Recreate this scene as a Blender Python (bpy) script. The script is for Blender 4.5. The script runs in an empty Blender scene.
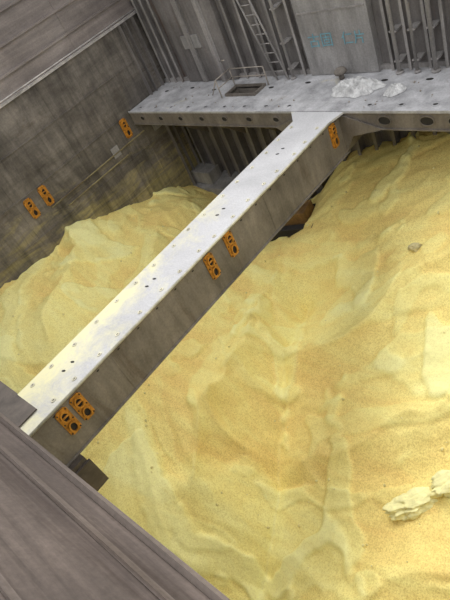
import bpy, bmesh, math, random
import numpy as np
from mathutils import Vector, Matrix, noise
random.seed(7)
scene = bpy.context.scene
scene.view_settings.view_transform = 'Standard'

# ------------------------------------------------------------ node helpers
def new_mat(name):
    m = bpy.data.materials.new(name); m.use_nodes = True
    nt = m.node_tree
    return m, nt, nt.nodes['Principled BSDF']
def N(nt, typ, **kw):
    n = nt.nodes.new(typ)
    for k, v in kw.items(): setattr(n, k, v)
    return n
def mapped(nt, scale=(1,1,1), rot=(0,0,0)):
    tc = N(nt, 'ShaderNodeTexCoord'); mp = N(nt, 'ShaderNodeMapping')
    mp.inputs['Scale'].default_value = scale; mp.inputs['Rotation'].default_value = rot
    nt.links.new(tc.outputs['Object'], mp.inputs['Vector'])
    return mp.outputs['Vector']
def noise_tex(nt, vec, scale, detail=5, rough=.6, dist=0):
    n = N(nt, 'ShaderNodeTexNoise')
    n.inputs['Scale'].default_value = scale; n.inputs['Detail'].default_value = detail
    n.inputs['Roughness'].default_value = rough; n.inputs['Distortion'].default_value = dist
    nt.links.new(vec, n.inputs['Vector']); return n.outputs['Fac']
def ramp(nt, fac, stops):
    r = N(nt, 'ShaderNodeValToRGB'); e = r.color_ramp.elements
    while len(e) < len(stops): e.new(.5)
    for i, (p, c) in enumerate(stops):
        e[i].position = p
        if not isinstance(c, (tuple, list)): c = (c, c, c)
        e[i].color = (*c, 1)
    nt.links.new(fac, r.inputs['Fac']); return r.outputs['Color']
def mix(nt, fac, a, b, mode='MIX'):
    m = N(nt, 'ShaderNodeMix', data_type='RGBA', blend_type=mode)
    for s, v in ((0, fac), (6, a), (7, b)):
        if hasattr(v, 'is_output'): nt.links.new(v, m.inputs[s])
        elif isinstance(v, (int, float)): m.inputs[s].default_value = v
        else: m.inputs[s].default_value = (*v, 1)
    return m.outputs[2]
def math_n(nt, op, a, b=0.):
    m = N(nt, 'ShaderNodeMath', operation=op)
    for s, v in ((0, a), (1, b)):
        if hasattr(v, 'is_output'): nt.links.new(v, m.inputs[s])
        else: m.inputs[s].default_value = v
    return m.outputs[0]
def bump(nt, bsdf, h, strength=.3, dist=.02):
    b = N(nt, 'ShaderNodeBump'); b.inputs['Strength'].default_value = strength
    b.inputs['Distance'].default_value = dist
    nt.links.new(h, b.inputs['Height']); nt.links.new(b.outputs['Normal'], bsdf.inputs['Normal'])

DUST = (.72, .60, .18)
def steel(name, light, dark, rust=(.16,.10,.07), streak=(1.2,1.2,.18), dust=.0, dust_scale=.7, rough=.65, rust_lo=.58, low_dust=False):
    m, nt, b = new_mat(name)
    v = mapped(nt); vs = mapped(nt, streak)
    big = noise_tex(nt, v, .55, 6, .65, .4)
    st = noise_tex(nt, vs, 2.2, 6, .7, .3)
    c = ramp(nt, big, [(.3, dark), (.7, light)])
    c2 = ramp(nt, st, [(.3, .45), (.7, 1.3)])
    c = mix(nt, .75, c, c2, 'MULTIPLY')
    rn = noise_tex(nt, vs, 1.3, 8, .75, .8)
    c = mix(nt, ramp(nt, rn, [(rust_lo, 0), (rust_lo+.14, .8)]), c, rust)
    fine = noise_tex(nt, v, 22, 4, .7)
    c = mix(nt, .35, c, ramp(nt, fine, [(.3, .5), (.7, 1.3)]), 'MULTIPLY')
    if dust:
        dn = noise_tex(nt, v, dust_scale, 8, .72, 1.)
        c = mix(nt, ramp(nt, dn, [(.62-dust*.3, 0), (.86-dust*.3, .9)]), c, DUST)
    if low_dust:
        sep = N(nt, 'ShaderNodeSeparateXYZ'); nt.links.new(v, sep.inputs[0])
        hz = math_n(nt, 'MULTIPLY', math_n(nt, 'ADD', sep.outputs['Z'], .2), -.11)
        hy = math_n(nt, 'MULTIPLY', math_n(nt, 'SUBTRACT', sep.outputs['Y'], 6.), .012)
        dn = noise_tex(nt, mapped(nt, (1,.5,2.6)), 1.2, 9, .75, .6)
        s = math_n(nt, 'ADD', dn, math_n(nt, 'SUBTRACT', hz, hy))
        c = mix(nt, ramp(nt, s, [(.60, 0), (.84, .75)]), c, (.46,.39,.16))
        sk = noise_tex(nt, mapped(nt, (1,1.6,.25)), 1.4, 7, .7, .4)
        c = mix(nt, .85, c, ramp(nt, sk, [(.35,.45),(.6,1.2)]), 'MULTIPLY')
    nt.links.new(c, b.inputs['Base Color']); b.inputs['Roughness'].default_value = rough
    b.inputs['Specular IOR Level'].default_value = .3
    bump(nt, b, fine, .25, .01)
    return m
def plain(name, col, rough=.6, var=.3, sc=6):
    m, nt, b = new_mat(name); v = mapped(nt)
    n = noise_tex(nt, v, sc, 5, .7, .3)
    c = mix(nt, 1., ramp(nt, n, [(.3, 1-var), (.7, 1+var*.4)]), col, 'MULTIPLY')
    nt.links.new(c, b.inputs['Base Color']); b.inputs['Roughness'].default_value = rough
    bump(nt, b, n, .2, .01); return m

M_wall = steel('hold_wall_steel', (.25,.225,.195), (.105,.092,.08), rust=(.095,.07,.05), streak=(1,.25,1), low_dust=True)
M_coam = steel('coaming_steel', (.34,.30,.275), (.18,.155,.145), rust=(.22,.165,.14), streak=(1,.1,1.6))
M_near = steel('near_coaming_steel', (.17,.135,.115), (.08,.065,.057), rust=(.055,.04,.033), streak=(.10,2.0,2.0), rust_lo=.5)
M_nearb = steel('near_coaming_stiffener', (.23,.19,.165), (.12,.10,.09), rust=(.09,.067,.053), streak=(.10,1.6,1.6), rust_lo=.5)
M_deck = steel('deck_plate_steel', (.54,.54,.55), (.37,.37,.38), rust=(.32,.29,.25), streak=(1,1,1), dust=.02, rust_lo=.58, rough=.85)
M_back = steel('bulkhead_steel', (.25,.235,.225), (.115,.105,.10), streak=(1.4,1.4,.15))
M_panel = steel('panel_steel', (.36,.35,.34), (.24,.23,.22), rust=(.24,.18,.14), streak=(1.2,1.2,.2), rust_lo=.62)
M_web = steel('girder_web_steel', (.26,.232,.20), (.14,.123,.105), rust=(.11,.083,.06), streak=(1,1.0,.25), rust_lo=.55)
M_dark = plain('hole_shade_and_dark_parts', (.02,.018,.016), .8)  # near-black: shade of uncut holes and manhole put into colour; also tracks, bolts
M_stiff = steel('stiffener_steel', (.40,.38,.365), (.20,.19,.18), streak=(1.4,1.4,.2))
M_orange = plain('lug_orange_paint', (.56,.24,.025), .55, .6, 9)
M_brown = plain('dozer_rusty_paint', (.20,.11,.035), .7, .6, 4)
M_rail = plain('rail_steel', (.36,.32,.27), .5)
M_bag = plain('woven_bag_cloth', (.64,.64,.63), .85, .5, 5)
M_blue = plain('blue_marking_paint', (.18,.38,.45), .7)
M_rim = plain('flange_edge_dusty', (.62,.59,.45), .8, .5, 3)
M_white = plain('weld_white_line', (.55,.52,.50), .7, .5, 3)
M_rope = plain('rope_fibre', (.62,.60,.57), .9)

def beam_top_mat():
    m, nt, b = new_mat('girder_top_dusty_plate')
    v = mapped(nt)
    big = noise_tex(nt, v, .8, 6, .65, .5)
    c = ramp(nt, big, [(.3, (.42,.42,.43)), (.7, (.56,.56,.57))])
    fine = noise_tex(nt, v, 25, 4, .7)
    c = mix(nt, .35, c, ramp(nt, fine, [(.3, .55), (.7, 1.2)]), 'MULTIPLY')
    dn = noise_tex(nt, v, 1.4, 9, .75, .6)
    sep = N(nt, 'ShaderNodeSeparateXYZ'); nt.links.new(v, sep.inputs[0])
    g = math_n(nt, 'MULTIPLY', math_n(nt, 'SUBTRACT', 5.0, sep.outputs['Y']), .05)
    gx = math_n(nt, 'MULTIPLY', math_n(nt, 'SUBTRACT', -8.35, sep.outputs['X']), .25)
    s = math_n(nt, 'ADD', math_n(nt, 'ADD', dn, g), gx)
    c = mix(nt, ramp(nt, s, [(.50, 0), (.82, .85)]), c, (.76,.72,.42))
    nt.links.new(c, b.inputs['Base Color']); b.inputs['Roughness'].default_value = .9
    b.inputs['Specular IOR Level'].default_value = .25
    bump(nt, b, fine, .3, .01); return m
M_btop = beam_top_mat()

def cargo_mat():
    m, nt, b = new_mat('sulphur_granules')
    v = mapped(nt)
    at = N(nt, 'ShaderNodeAttribute', attribute_name='crust')
    flow = noise_tex(nt, mapped(nt, (.22,1.2,.6), (0,0,-.35)), 1.0, 9, .62, .9)
    patch = noise_tex(nt, v, .33, 6, .55, .8)
    s = math_n(nt, 'ADD', math_n(nt, 'MULTIPLY', at.outputs['Fac'], .34),
        math_n(nt, 'ADD', math_n(nt, 'MULTIPLY', flow, .55), math_n(nt, 'MULTIPLY', patch, .45)))
    c = ramp(nt, s, [(.38, (.84,.635,.225)), (.50, (.885,.735,.27)), (.62, (.915,.82,.325)), (.78, (.94,.90,.42))])
    g = noise_tex(nt, v, 30, 3, .9)
    g2 = noise_tex(nt, v, 7, 6, .8)
    gs = math_n(nt, 'SUBTRACT', .72, math_n(nt, 'MULTIPLY', at.outputs['Fac'], .5))
    c = mix(nt, gs, c, ramp(nt, g, [(.36, (.68,.60,.46)), (.56, (1.10,1.10,1.10))]), 'MULTIPLY')
    c = mix(nt, .22, c, ramp(nt, g2, [(.3, (.7,.64,.55)), (.6, (1.1,1.1,1.1))]), 'MULTIPLY')
    nt.links.new(c, b.inputs['Base Color']); b.inputs['Roughness'].default_value = .95
    b.inputs['Specular IOR Level'].default_value = .1
    h = math_n(nt, 'ADD', math_n(nt, 'MULTIPLY', g, .35), g2)
    bump(nt, b, h, .5, .05); return m
M_cargo = cargo_mat()
M_chunk = plain('caked_sulphur', (.92,.86,.42), .95, .3, 5)
M_crumb = plain('sulphur_crumb', (.80,.70,.32), .95, .3, 5)
M_greychunk = plain('stained_sulphur_lump', (.62,.54,.28), .95, .4, 5)

# ------------------------------------------------------------ mesh helpers
def hexa(bm, pts, mat=0):
    vs = [bm.verts.new(p) for p in pts]
    for f in ((0,3,2,1),(4,5,6,7),(0,1,5,4),(1,2,6,5),(2,3,7,6),(3,0,4,7)):
        bm.faces.new([vs[i] for i in f]).material_index = mat
def box(bm, x0,x1,y0,y1,z0,z1, mat=0):
    hexa(bm, [(x0,y0,z0),(x1,y0,z0),(x1,y1,z0),(x0,y1,z0),(x0,y0,z1),(x1,y0,z1),(x1,y1,z1),(x0,y1,z1)], mat)
def prism(bm, pts, vec, mat=0):
    vec = Vector(vec)
    a = [bm.verts.new(p) for p in pts]; b = [bm.verts.new(Vector(p)+vec) for p in pts]
    n = len(pts)
    bm.faces.new(a[::-1]).material_index = mat; bm.faces.new(b).material_index = mat
    for i in range(n):
        bm.faces.new([a[i], a[(i+1)%n], b[(i+1)%n], b[i]]).material_index = mat
def cyl(bm, p0, p1, r, mat=0, seg=10, r2=None):
    p0, p1 = Vector(p0), Vector(p1); d = (p1-p0).normalized()
    u = d.orthogonal().normalized(); w = d.cross(u); r2 = r if r2 is None else r2
    a = [bm.verts.new(p0+(u*math.cos(t)+w*math.sin(t))*r) for t in [2*math.pi*i/seg for i in range(seg)]]
    b = [bm.verts.new(p1+(u*math.cos(t)+w*math.sin(t))*r2) for t in [2*math.pi*i/seg for i in range(seg)]]
    bm.faces.new(a[::-1]).material_index = mat; bm.faces.new(b).material_index = mat
    for i in range(seg):
        f = bm.faces.new([a[i], a[(i+1)%seg], b[(i+1)%seg], b[i]]); f.material_index = mat; f.smooth = True
def oval(bm, c, n, up, a, b, thick, mat, seg=18):
    c, n, up = Vector(c), Vector(n).normalized(), Vector(up).normalized(); s = n.cross(up)
    prism(bm, [c+up*math.sin(2*math.pi*i/seg)*a+s*math.cos(2*math.pi*i/seg)*b for i in range(seg)], n*thick, mat)
def ringoval(bm, c, n, up, a, b, w, thick, mat, seg=18):
    c, n, up = Vector(c), Vector(n).normalized(), Vector(up).normalized(); s = n.cross(up)
    L = []
    for ra, rb, h in ((a,b,0),(a,b,thick),(a-w,b-w,thick),(a-w,b-w,0)):
        L.append([bm.verts.new(c+up*math.sin(2*math.pi*i/seg)*ra+s*math.cos(2*math.pi*i/seg)*rb+n*h) for i in range(seg)])
    for k in range(3):
        for i in range(seg):
            bm.faces.new([L[k][i],L[k][(i+1)%seg],L[k+1][(i+1)%seg],L[k+1][i]]).material_index = mat
def finish(bm, name, mats, parent=None, bevel=0):
    bmesh.ops.recalc_face_normals(bm, faces=bm.faces)
    me = bpy.data.meshes.new(name); bm.to_mesh(me); bm.free()
    for m in mats: me.materials.append(m)
    ob = bpy.data.objects.new(name, me); scene.collection.objects.link(ob)
    if parent: ob.parent = parent
    if bevel:
        md = ob.modifiers.new('bevel', 'BEVEL'); md.width = bevel; md.segments = 2; md.limit_method = 'ANGLE'
    return ob
def empty(name, loc=(0,0,0)):
    e = bpy.data.objects.new(name, None); e.location = loc; scene.collection.objects.link(e); return e

XL, XR, YN, YB, YF = -16.2, 6.0, .17, 12.0, 10.02   # hold limits, cross deck front edge
ZC = 2.34                                            # foot of hatch coaming
BX0, BX1, BD = -8.95, -7.89, 1.08                    # girder

# ------------------------------------------------------------ left wall
bm = bmesh.new()
box(bm, XL-.3, XL, -2, YB+.3, -8, ZC, 0)
for y in (2.4, 5.0, 7.6, 10.2): box(bm, XL, XL+.015, y-.02, y+.02, -6, ZC, 0)
for z in (1.2, -.02, -1.35, -2.5): box(bm, XL, XL+.02, YN, YB, z-.02, z+.02, 0)
for z, y0, y1 in ((-.8, 5.9, 10.2), (-1.1, 6.4, 9.2)):
    box(bm, XL, XL+.05, y0, y1, z-.03, z, 3)
box(bm, XL, XL+.02, 8.7, 9.0, -.95, -.6, 2)
box(bm, XL, XL+.02, 10.6, 10.95, -1.1, -.8, 2)
for y in (11.1, 11.35, 11.7): box(bm, XL, XL+.16, y-.012, y+.012, -4, ZC, 1)
M_ledge = steel('dusty_ledge', (.42,.36,.18), (.18,.15,.10), rust=(.12,.09,.06), streak=(1,.6,1), rust_lo=.5)
finish(bm, 'wall_left', [M_wall, M_back, M_panel, M_ledge])
bm = bmesh.new()
box(bm, XL-.25, XL+.06, YN, YB+.3, ZC, ZC+.07, 1)
box(bm, XL-.3, XL-.02, -2, YB+.3, ZC+.07, 5.6, 0)
for z in (2.95, 3.6, 4.3): box(bm, XL-.02, XL+.03, YN, YB+.3, z-.03, z+.03, 0)
for y in (3.1, 6.3, 9.4): box(bm, XL-.02, XL+.0, y-.03, y+.03, ZC+.1, 5.6, 0)
cyl(bm, (XL+.1, YN, ZC+.14), (XL+.1, YB, ZC+.14), .022, 1, 8)
finish(bm, 'hatch_coaming_side', [M_coam, M_white])

# ------------------------------------------------------------ near wall + coaming under the viewer
bm = bmesh.new()
box(bm, XL, XR, YN-.3, YN, -8, ZC, 0)
finish(bm, 'wall_near', [M_wall])
bm = bmesh.new()
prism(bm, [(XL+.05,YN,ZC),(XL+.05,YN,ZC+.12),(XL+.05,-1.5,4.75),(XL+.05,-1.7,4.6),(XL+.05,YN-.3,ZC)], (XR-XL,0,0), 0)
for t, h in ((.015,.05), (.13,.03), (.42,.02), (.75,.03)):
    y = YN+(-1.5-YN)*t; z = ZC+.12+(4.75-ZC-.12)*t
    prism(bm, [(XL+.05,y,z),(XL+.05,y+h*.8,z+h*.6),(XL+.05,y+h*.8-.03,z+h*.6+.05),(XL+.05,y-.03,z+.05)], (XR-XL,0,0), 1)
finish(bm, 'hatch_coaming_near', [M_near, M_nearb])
bm = bmesh.new()
box(bm, -15.9, -8.2, YN, .72, .005, .035, 0)
box(bm, -15.9, BX0, YN, .72, -.45, .0, 0)
box(bm, -15.9, BX0, .68, .74, -.6, .005, 0)
box(bm, BX0-.2, BX1+.12, YN, .68, -1.85, -BD-.045, 0)
box(bm, BX1+.12, BX1+.17, YN, .72, -1.9, -BD-.15, 0)
M_seat = plain('seat_bracket_dark_steel', (.11,.09,.075), .7, .5, 3)
finish(bm, 'beam_seat_bracket', [M_seat])

# ------------------------------------------------------------ right wall, floor
bm = bmesh.new(); box(bm, XR, XR+.3, -.2, YB+.3, -8, ZC, 0); finish(bm, 'wall_right', [M_wall])
bm = bmesh.new(); box(bm, XL-.3, XR+.3, -.2, YB+.3, -8.3, -8, 0); finish(bm, 'floor', [M_wall])

# ------------------------------------------------------------ back bulkhead
bm = bmesh.new()
box(bm, XL, XR, YB, YB+.3, -8, 5.2, 0)
def tstiff(x, z0, z1, d=.22, fl=.14, m=1):
    box(bm, x-.01, x+.01, YB-d, YB, z0, z1, 0)
    box(bm, x-fl/2, x+fl/2, YB-d-.02, YB-d, z0, z1, m)
for x in (-15.9,-15.55,-15.2, -12.25,-11.75,-11.2,-10.75,-10.1, -7.45,-7.0,-6.5,-6.1,-5.6,-5.1,-4.5,-3.5,-2.5,-1.5,0,1.5,3,4.5):
    tstiff(x, 0, 5.2, .16, .07)
for i in range(38):
    tstiff(XL+.35+i*.58, -6, -.5, .3, .10, 0)
box(bm, -9.85, -7.8, YB-.22, YB, .02, 5.2, 2)
box(bm, -9.8, -7.85, YB-.235, YB-.22, 1.62, 1.66, 1)
box(bm, -14.8, -12.6, YB-.2, YB, .02, 5.2, 0)
box(bm, -14.1, -13.9, YB-.26, YB-.2, .02, 5.2, 1)
box(bm, -13.2, -13.05, YB-.3, YB-.2, .02, 5.2, 1)
box(bm, -14.35,-13.6, YB-.24, YB-.2, 1.1, 1.5, 2)
box(bm, XL, XR, YB-.1, YB, 0, .12, 1)
finish(bm, 'wall_back', [M_back, M_stiff, M_panel, M_dark])

bm = bmesh.new()
for x, r in ((-7.2,.05),(-6.75,.04),(-6.3,.055),(-10.4,.04)):
    cyl(bm, (x, YB-.32, 0), (x, YB-.32, 5), r, 0, 10)
    for z in (.3, 1.0, 1.9): box(bm, x-.09, x+.09, YB-.34, YB, z-.02, z+.02, 0)
    cyl(bm, (x, YB-.32, 0), (x, YB-.32, .06), r*1.9, 0, 12)
finish(bm, 'vent_pipes', [M_stiff])

bm = bmesh.new()
a0, a1 = Vector((-10.75, YB-.35, 0)), Vector((-11.55, YB-.3, 3.4))
for off in (-.2, .2):
    cyl(bm, a0+Vector((off,0,0)), a1+Vector((off,0,0)), .028, 0, 8)
for i in range(1, 13):
    p = a0.lerp(a1, i/13); cyl(bm, p+Vector((-.2,0,0)), p+Vector((.2,0,0)), .016, 0, 6)
finish(bm, 'vertical_ladder', [M_stiff])

panel_mark = empty('painted_marking', (-9.5, YB-.235, .80))
for s, x, sz in (('古固', -.15, .38), ('仁片', .85, .34)):
    cu = bpy.data.curves.new('characters', 'FONT'); cu.body = s; cu.size = sz; cu.extrude = .003
    t = bpy.data.objects.new('characters', cu); scene.collection.objects.link(t)
    t.rotation_euler = (math.pi/2, 0, 0); t.location = (x, 0, 0); cu.materials.append(M_blue); t.parent = panel_mark

bm = bmesh.new()
cyl(bm, (-8.75, YB-.45, 0), (-8.75, YB-.45, .16), .07, 0, 14)
prof = [(.02,.30),(.10,.285),(.15,.24),(.165,.19),(.15,.15)]
rings = [[bm.verts.new((-8.75+r*math.cos(2*math.pi*i/16), YB-.45+r*math.sin(2*math.pi*i/16), z)) for i in range(16)] for r, z in prof]
for k in range(len(rings)-1):
    for i in range(16): bm.faces.new([rings[k][i], rings[k][(i+1)%16], rings[k+1][(i+1)%16], rings[k+1][i]]).smooth = True
bm.faces.new(rings[0]); bm.faces.new(rings[-1])
finish(bm, 'mushroom_vent', [M_web])

# ------------------------------------------------------------ cross deck
bm = bmesh.new()
hx0, hx1, hy0, hy1 = -12.3, -11.2, 10.85, 11.35
box(bm, XL, hx0, YF, YB, -.04, 0, 0); box(bm, hx1, XR, YF, YB, -.04, 0, 0)
box(bm, hx0, hx1, YF, hy0, -.04, 0, 0); box(bm, hx0, hx1, hy1, YB, -.04, 0, 0)
box(bm, hx0, hx1, hy0, hy1, -.5, -.45, 2)
for (x0,x1,y0,y1) in ((hx0-.03,hx0,hy0,hy1),(hx1,hx1+.03,hy0,hy1),(hx0-.03,hx1+.03,hy0-.03,hy0),(hx0-.03,hx1+.03,hy1,hy1+.03)):
    box(bm, x0,x1,y0,y1,-.5,.08,1)
box(bm, XL, XR, YF, YF+.02, -.43, -.04, 1)
box(bm, XL, XR, YF-.03, YF+.2, -.46, -.43, 1)
box(bm, XL, XR, YF-.03, YF+.0, -.04, .02, 0)
box(bm, XL, XR, YF+.3, YB, -.46, -.44, 1)
x = -15.6
while x < 5.5:
    if not (BX0-.9 < x < BX1+.9):
        r = .065 if x < BX0 else .10
        oval(bm, (x, YF-.002, -.23), (0,-1,0), (1,0,0), r*1.5, r, .004, 2)
        ringoval(bm, (x, YF-.002, -.23), (0,-1,0), (1,0,0), r*1.5+.025, r+.025, .025, .02, 1)
    x += .95 if x < BX0 else (.62 if random.random()<.5 else 1.0)
x = -15.8
while x < 5.5:
    if not (BX0-.2 < x < BX1+.2):
        oval(bm, (x, YF+.25, 0), (0,0,1), (1,0,0), .06, .045, .004, 2)
        ringoval(bm, (x, YF+.25, 0), (0,0,1), (1,0,0), .09, .075, .03, .015, 0)
    x += .78
x = -15.5
while x < 5.5:
    if not hx0-.3 < x < hx1+.3:
        oval(bm, (x, YB-.65+.1*math.sin(x*3), 0), (0,0,1), (1,0,0), .09, .05, .004, 2)
    x += 1.15
for i in range(12):
    x = -15.2+i*1.85
    if BX0-.4 < x < BX1+.4: continue
    prism(bm, [(x,YF+.25,-.46),(x,YB,-.46),(x,YB,-2.0)], (.03,0,0), 1)
finish(bm, 'cross_deck', [M_deck, M_web, M_dark])

bm = bmesh.new()
prism(bm, [(XL, YB-.95, -3.75),(XL,YB,-3.6),(XL,YB,-8),(XL,YB-1.6,-8)], (5.0,0,0), 0)
box(bm, XL, XL+1.0, YB-.8, YB-.2, -3.7, -3.2, 0)
finish(bm, 'bulkhead_stool', [M_panel], bevel=.03)

bm = bmesh.new()
for p in ((-12.4,10.75),(-12.4,11.4),(-11.1,11.4)):
    cyl(bm, (*p,0), (*p,.55), .018)
for z in (.55,.3):
    cyl(bm, (-12.4,10.75,z), (-12.4,11.4,z), .016); cyl(bm, (-12.4,11.4,z), (-11.1,11.4,z), .016)
cyl(bm, (-12.4,10.75,.55), (-12.75,10.75,.1), .016)
cyl(bm, (-12.15,11.1,.95), (-12.75,11.5,.75), .018)
finish(bm, 'manhole_guard_rail', [M_rail])

# ------------------------------------------------------------ girder
beam = empty('box_girder')
bm = bmesh.new(); box(bm, BX0, BX1, YN+.02, YF-.03, -.05, .0, 0)
prism(bm, [(BX0, YF-.45, -.05),(BX0, YF-.03, -.05),(BX0-.35, YF-.03, -.05)], (0,0,.05), 0)
prism(bm, [(BX1, YF-.5, -.05),(BX1+.12, YF-.03, -.05),(BX1, YF-.03, -.05)], (0,0,.05), 0)
for i in range(17):
    y = .95+i*.56
    if y > YF-.2: break
    for xx in (BX0+.14, BX1-.14):
        xx += random.uniform(-.03,.03); yy = y+random.uniform(-.06,.06)
        oval(bm, (xx, yy, 0), (0,0,1), (0,1,0), .022, .016, .006, 1)
        ringoval(bm, (xx, yy, 0), (0,0,1), (0,1,0), .050, .040, .026, .012, 2)
    if i % 4 == 1:
        for dy in (0, .22):
            oval(bm, (BX0+.5, y+dy, 0), (0,0,1), (1,.4,0), .045, .022, .006, 1)
finish(bm, 'top_plate', [M_btop, M_dark, M_rim], beam)
bm = bmesh.new()
box(bm, BX1-.06, BX1-.03, YN+.02, YF-.03, -BD, -.05, 0)
box(bm, BX0+.03, BX0+.06, YN+.02, YF-.03, -BD, -.05, 0)
for y in (2.2, 6.9): box(bm, BX1-.03, BX1-.022, y-.012, y+.012, -BD, -.05, 0)
for i in range(18):
    oval(bm, (BX1-.03, .8+i*.53, -.14), (1,0,0), (0,1,0), .03, .015, .004, 2)
prism(bm, [(BX1-.03, YF-.03, -.05),(BX1+1.1, YF-.03, -.43),(BX1+.25,YF-.03,-.62),(BX1-.03, YF-.03, -BD)], (0,-.03,0), 0)
prism(bm, [(BX0+.03, YF-.03, -.05),(BX0-1.0, YF-.03, -.43),(BX0+.03, YF-.03, -BD)], (0,-.03,0), 0)
box(bm, BX0+.03, BX1-.03, YF-.02, YB-.35, -BD, -.47, 0)
finish(bm, 'webs', [M_web, M_wall, M_dark], beam)
bm = bmesh.new(); box(bm, BX0, BX1, YN+.02, YF+.05, -BD-.04, -BD, 0)
finish(bm, 'bottom_flange', [M_web], beam, bevel=.01)
bm = bmesh.new(); cyl(bm, (BX1, YN+.02, -.03), (BX1, YF-.04, -.03), .028, 0, 8); cyl(bm, (BX0, YN+.02, -.03), (BX0, YF-.04, -.03), .028, 0, 8)
finish(bm, 'edge_beads', [M_rim], beam)

# ------------------------------------------------------------ orange lug plates
def lug(x, y, z, w=.25, h=.60):
    bm = bmesh.new()
    c = .05
    prism(bm, [(x,y-w/2+c,z-h/2),(x,y+w/2-c,z-h/2),(x,y+w/2,z-h/2+c),(x,y+w/2,z+h/2-c),(x,y+w/2-c,z+h/2),(x,y-w/2+c,z+h/2),(x,y-w/2,z+h/2-c),(x,y-w/2,z-h/2+c)], (.03,0,0), 0)
    for dz in (-h*.24, h*.22):
        oval(bm, (x+.03, y, z+dz), (1,0,0), (0,0,1), .10, .062, .004, 1)
        ringoval(bm, (x+.03, y, z+dz), (1,0,0), (0,0,1), .125, .088, .028, .04, 0)
    cyl(bm, (x+.05, y-.07, z+h*.22), (x+.05, y+.07, z+h*.22), .02, 0, 8)
    for sy in (-1,1):
        for sz in (-1,0,1):
            cyl(bm, (x+.03, y+sy*(w/2-.03), z+sz*(h/2-.05)), (x+.045, y+sy*(w/2-.03), z+sz*(h/2-.05)), .014, 1, 8)
    finish(bm, 'lashing_lug_plate', [M_orange, M_dark])
for y, z in ((.92,-.42),(1.25,-.42),(4.95,-.40),(5.6,-.36),(9.62,-.40)): lug(BX1-.03, y, z)
for y, z in ((5.35,-.43),(5.95,-.40),(9.6,-.36)): lug(XL+.02, y, z, .28, .66)

# ------------------------------------------------------------ cargo pile
ctrl = [(-16.2,.3,-1.3),(-16.2,3.05,-1.75),(-16.2,5.2,-2.15),(-16.2,6.0,-2.05),(-16.2,8.16,-2.7),(-16.2,10.8,-3.7),(-16.2,11.9,-4.6),
 (-14,1,-1.9),(-14,5,-2.5),(-14,9,-3.4),(-13.5,11.8,-4.8),
 (-12,.5,-2.7),(-12,4,-3.0),(-12,8,-3.7),(-12,11.8,-4.9),
 (-10,.5,-3.7),(-10,4,-3.8),(-10,7.5,-4.0),(-10.6,10.3,-4.1),(-10.9,12,-4.2),(-9.7,12,-2.75),(-9.3,10,-3.2),
 (-8.2,12,-2.1),(-6.4,12,-1.65),(-3,12,-1.2),(2,12,-1.0),(6,12,-1.0),
 (-8.6,7.9,-4.0),(-6.9,3.5,-4.95),(-5.95,1.25,-5.6),(-5.7,.2,-5.9),
 (-9,3,-3.9),(-8,1.2,-4.5),(-7.6,5.6,-4.3),
 (-7.5,10,-2.7),(-5,9.5,-2.1),(-4.3,6.9,-3.05),(-3.2,3.5,-4.1),(-2,5,-3.2),(1,6,-2.4),(1,2,-3.6),(-3,.5,-4.9),(6,6,-1.8),(6,.3,-3),(-1,9,-1.7)]
P = np.array(ctrl, float)
def U(r2): return np.where(r2 > 1e-9, r2*np.log(np.maximum(r2,1e-9))*.5, 0)
n = len(P)
K = U(((P[:,None,:2]-P[None,:,:2])**2).sum(-1)) + np.eye(n)*.15
Q = np.c_[np.ones(n), P[:,:2]]
A = np.block([[K, Q],[Q.T, np.zeros((3,3))]])
W = np.linalg.solve(A, np.r_[P[:,2], np.zeros(3)])
nx, ny = 560, 300
xs = np.linspace(XL+.01, XR-.01, nx); ys = np.linspace(YN+.01, YB-.01, ny)
GX, GY = np.meshgrid(xs, ys)
pts = np.c_[GX.ravel(), GY.ravel()]
Z = np.zeros(len(pts))
for i in range(n): Z += W[i]*U(((pts-P[i,:2])**2).sum(1))
Z += W[n] + W[n+1]*pts[:,0] + W[n+2]*pts[:,1]
def polydist(px, py, line):
    best = np.full(px.shape, 1e9)
    for (ax,ay),(bx,by) in zip(line[:-1], line[1:]):
        dx, dy = bx-ax, by-ay
        t = np.clip(((px-ax)*dx+(py-ay)*dy)/(dx*dx+dy*dy), 0, 1)
        best = np.minimum(best, np.hypot(px-ax-t*dx, py-ay-t*dy))
    return best
wx = np.array([.40*noise.noise(Vector((x*.7,y*.7,50.)))+.10*noise.noise(Vector((x*2.2,y*2.2,50.))) for x,y in pts])
wy = np.array([.40*noise.noise(Vector((x*.7,y*.7,60.)))+.10*noise.noise(Vector((x*2.2,y*2.2,60.))) for x,y in pts])
qx, qy = pts[:,0]+wx, pts[:,1]+wy
vd = polydist(pts[:,0]+wx*.5, pts[:,1]+wy*.5, [(-8.6,7.6),(-8.1,5.9),(-7.4,4.4),(-6.8,3.2),(-6.2,1.4),(-5.9,.2)])
Z -= .55*np.exp(-vd/.55)
for line, h, f in (([(-9.8,8.2),(-9.3,5.8),(-8.6,3.8),(-7.9,1.9)], .45, .5),
                   ([(-8.6,3.8),(-7.9,3.4),(-7.3,3.3)], .30, .28),
                   ([(-9.3,6.2),(-8.6,6.0),(-8.0,6.0)], .32, .28),
                   ([(-9.0,4.9),(-8.3,4.7),(-7.7,4.8)], .24, .25),
                   ([(-3,11),(-4.6,8.6),(-6.2,7.0),(-7.3,6.0)], .30, .5),
                   ([(-.5,8.5),(-2.8,6.4),(-4.8,4.6),(-6.1,3.6)], .28, .45),
                   ([(1,5),(-1.8,3.6),(-3.6,2.0),(-4.9,1.2)], .28, .45),
                   ([(-14.8,9.3),(-13.6,7.0),(-12.4,5.2),(-11,3.2)], .34, .5),
                   ([(-15.9,5.9),(-14.6,4.6),(-13,2.6)], .34, .45)):
    Z += h*np.exp(-polydist(qx, qy, line)/f)
def sst(a,b,x):
    t = max(0,min(1,(x-a)/(b-a))); return t*t*(3-2*t)
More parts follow.
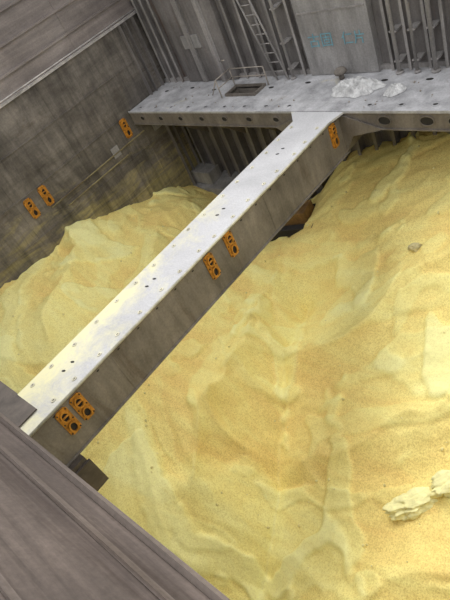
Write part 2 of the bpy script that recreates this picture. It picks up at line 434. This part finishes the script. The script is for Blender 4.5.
def flowset(xr, yr, a, w, fb):
    s = noise.noise(Vector((xr*.26+w*.4, yr*.7+a*.8, 9.2))) + .16*fb
    s3 = noise.noise(Vector((xr*.6+w, yr*1.5, 90.))) + .22*fb
    rdg = 1-abs(noise.noise(Vector((xr*.28+.4*w, yr*1.0+.4*a, 31.))))*2
    rdg2 = 1-abs(noise.noise(Vector((xr*.8+.6*w, yr*2.2+.4*a, 35.))))*2
    rill = noise.noise(Vector((xr*.5, yr*3.2+a, 41.)))
    return sst(.05,.17,s), sst(.23,.30,s3), rdg, rdg2, rill
cR, sR = math.cos(-.35), math.sin(-.35); cL, sL = math.cos(.65), math.sin(.65)
crust = np.zeros(len(pts))
for i,(x,y) in enumerate(pts):
    a = noise.noise(Vector((x*.4, y*.4, 3.1)))
    w = noise.noise(Vector((x*.9+7, y*.9, 1.7)))
    fb = .5*noise.noise(Vector((x*2.4,y*2.4,77.)))+.25*noise.noise(Vector((x*5,y*5,78.)))
    k = sst(-9.6,-7.6, x+.25*(y-5))
    R = flowset(x*cR-y*sR, x*sR+y*cR, a, w, fb) if k > 0 else (0,)*5
    L = flowset(x*cL-y*sL, x*sL+y*cL, a, w, fb) if k < 1 else (0,)*5
    c, c3, rdg, rdg2, rill = [p*k+q*(1-k) for p,q in zip(R,L)]
    s2 = noise.noise(Vector((x*.7+a, y*.55-w*.4, 20.))) + .16*fb
    c2 = sst(.20,.26,s2)
    Z[i] += a*.14 + .05*c + .08*c2 + .045*c3 + .08*rdg + .035*rdg2 + .018*rill + .022*fb + .006*noise.noise(Vector((x*9,y*9,2)))
    crust[i] = .35*c+.40*c2+.25*c3 - .1*a + .22*(rdg-.7)
me = bpy.data.meshes.new('sulphur_cargo_pile')
faces = [(j*nx+i, j*nx+i+1, (j+1)*nx+i+1, (j+1)*nx+i) for j in range(ny-1) for i in range(nx-1)]
me.from_pydata([(float(p[0]),float(p[1]),float(z)) for p,z in zip(pts,Z)], [], faces)
at = me.attributes.new('crust','FLOAT','POINT'); at.data.foreach_set('value', crust.astype(np.float32))
me.polygons.foreach_set('use_smooth', [True]*len(faces))
me.materials.append(M_cargo); me.update()
ob = bpy.data.objects.new('sulphur_cargo_pile', me); scene.collection.objects.link(ob)
Zg = Z.reshape(ny,nx)
def ground(x,y):
    return float(Zg[min(ny-1,max(0,int(round((y-ys[0])/(ys[1]-ys[0]))))), min(nx-1,max(0,int(round((x-xs[0])/(xs[1]-xs[0])))))])

def chunk(name, x, y, sx, sy, sz, mat, seed, rz=0, tilt=0):
    bm = bmesh.new(); bmesh.ops.create_icosphere(bm, subdivisions=5, radius=1)
    R = Matrix.Rotation(rz,3,'Z') @ Matrix.Rotation(tilt,3,'Y')
    for v in bm.verts:
        p = v.co.copy(); k = 1+.5*noise.noise(p*1.1+Vector((seed,0,0)))+.3*noise.noise(p*3+Vector((seed,2,0)))+.12*noise.noise(p*8)+.05*noise.noise(p*18)
        p *= k; p.z = math.copysign(abs(p.z)**.7, p.z)
        v.co = R @ Vector((p.x*sx, p.y*sy, p.z*sz))
    for f in bm.faces: f.smooth = True
    o = finish(bm, name, [mat]); o.location = (x, y, ground(x,y)+sz*.1); return o
chunk('caked_sulphur_slab', -3.5, 3.75, .50, .22, .12, M_chunk, 1.3, .75, -.2)
chunk('caked_sulphur_slab', -3.0, 4.3, .5, .22, .11, M_chunk, 5.3, .9, -.15)
chunk('sulphur_lump', -2.95, 6.5, .18, .10, .10, M_greychunk, 2.2, .9)
chunk('sulphur_lump', -5.7, 8.6, .15, .09, .09, M_greychunk, 3.7, .3)
bm = bmesh.new()
for i in range(160):
    x = random.uniform(-15.5,2); y = random.uniform(.6,11.5); r = random.uniform(.012,.04)
    g = bmesh.ops.create_icosphere(bm, subdivisions=1, radius=r, matrix=Matrix.Translation((x,y,ground(x,y)+r*.3)))
    for v in g['verts']: v.co += Vector([random.uniform(-.3,.3)*r for _ in range(3)])
finish(bm, 'scattered_sulphur_crumbs', [M_crumb])

# ------------------------------------------------------------ crumpled bags on the deck
def bag(x, y, sx, sy, h, seed):
    bm = bmesh.new(); nn = 60
    g = [[None]*nn for _ in range(nn)]
    for i in range(nn):
        for j in range(nn):
            u, v = i/(nn-1)*2-1, j/(nn-1)*2-1
            r = math.hypot(u,v); a = math.atan2(v,u)
            m = max(abs(u),abs(v)); q = m/max(r,1e-6)
            uu, vv = u*q, v*q
            k = 1+.3*noise.noise(Vector((math.cos(a)*1.8,math.sin(a)*1.8,seed)))+.1*noise.noise(Vector((math.cos(a)*6,math.sin(a)*6,seed)))
            f1 = 1-abs(noise.noise(Vector((u*2.2,v*2.2,seed))))*2.2
            f2 = 1-abs(noise.noise(Vector((u*5,v*4,seed+3))))*2.2
            zz = (1-m**3)*h*(.25+.35*max(0,f1)+.3*max(0,f2))
            g[i][j] = bm.verts.new((x+uu*sx*k, y+vv*sy*k, .012+max(0,zz)))
    for i in range(nn-1):
        for j in range(nn-1): bm.faces.new([g[i][j],g[i+1][j],g[i+1][j+1],g[i][j+1]]).smooth = True
    finish(bm, 'crumpled_jumbo_bag', [M_bag])
bag(-8.0, 11.0, .66, .38, .30, 2.1)
bag(-6.9, 10.85, .24, .26, .18, 5.1)
bm = bmesh.new()
for i in range(60):
    x = random.uniform(-15.5,-4); y = random.uniform(YF+.1,YB-.4); r = random.uniform(.010,.028)
    g = bmesh.ops.create_icosphere(bm, subdivisions=1, radius=r, matrix=Matrix.Translation((x,y,r*.8)))
finish(bm, 'deck_debris', [M_rail])

# ------------------------------------------------------------ small bulldozer behind the girder
dz = empty('bulldozer', (-10.8, 10.0, ground(-10.5,10.1)-.2)); dz.rotation_euler = (0,-.1,.25); dz.scale = (.8,.8,.8)
bm = bmesh.new()
for sy in (-.75, .45):
    prism(bm, [(-1.2,sy,.1),(-1.0,sy,0),(1.0,sy,0),(1.25,sy,.15),(1.25,sy,.45),(1.0,sy,.62),(-1.0,sy,.62),(-1.2,sy,.5)], (0,.3,0), 0)
finish(bm, 'tracks', [M_dark], dz, .02)
bm = bmesh.new(); box(bm, -.1,1.1,-.42,.42,.35,1.05,0); box(bm, -1.1,-.1,-.5,.5,.35,.85,0)
prism(bm, [(1.45,-1,.05),(1.6,-1,.0),(1.5,-1,.4),(1.6,-1,.8),(1.5,-1,.8),(1.4,-1,.4)], (0,2,0), 0)
for sy in (-.85,.8): box(bm, .2,1.45,sy,sy+.06,.25,.35,0)
finish(bm, 'body_and_blade', [M_brown], dz, .02)
bm = bmesh.new()
for x in (-1.0,-.15):
    for y in (-.42,.42): cyl(bm, (x,y,.8), (x,y,1.6), .035, 0, 8)
box(bm, -1.1,-.05,-.5,.5,1.6,1.66,0); box(bm, -.9,-.5,-.2,.2,.85,1.15,1)
finish(bm, 'canopy', [M_brown, M_dark], dz)

bm = bmesh.new()
pr = None
for i in range(14):
    t = i/13; p = Vector((-3.9+1.1*t, -.35-.75*t+.04*math.sin(t*9), 0))
    tt = (p.y-YN)/(-1.5-YN); p.z = ZC+.12+(4.75-ZC-.12)*tt+.04
    if pr: cyl(bm, pr, p, .035, 0, 8)
    pr = p
finish(bm, 'mooring_rope', [M_rope])

# ------------------------------------------------------------ light
w = bpy.data.worlds.new('overcast_sky'); scene.world = w; w.use_nodes = True
bg = w.node_tree.nodes['Background']; bg.inputs['Color'].default_value = (.98,.98,1,1); bg.inputs['Strength'].default_value = 1.45
sl = bpy.data.lights.new('hazy_sun','SUN'); sl.energy = 2.3; sl.angle = math.radians(32); sl.color = (1,.975,.93)
so = bpy.data.objects.new('hazy_sun', sl); scene.collection.objects.link(so)
so.rotation_euler = Vector((-.85,.50,1)).to_track_quat('Z','Y').to_euler()

# ------------------------------------------------------------ camera
cam = bpy.data.cameras.new('camera'); co = bpy.data.objects.new('camera', cam); scene.collection.objects.link(co)
cam.sensor_fit = 'VERTICAL'; cam.sensor_height = 24; cam.lens = 561/600*24; cam.clip_start = .05
back = Vector((.670,-.411,.617)).normalized()
right = Vector((.708,.605,-.365)); right = (right-back*right.dot(back)).normalized()
up = back.cross(right)
M = Matrix((right, up, back)).transposed().to_4x4(); M.translation = (0,0,6)
co.matrix_world = M
scene.camera = co
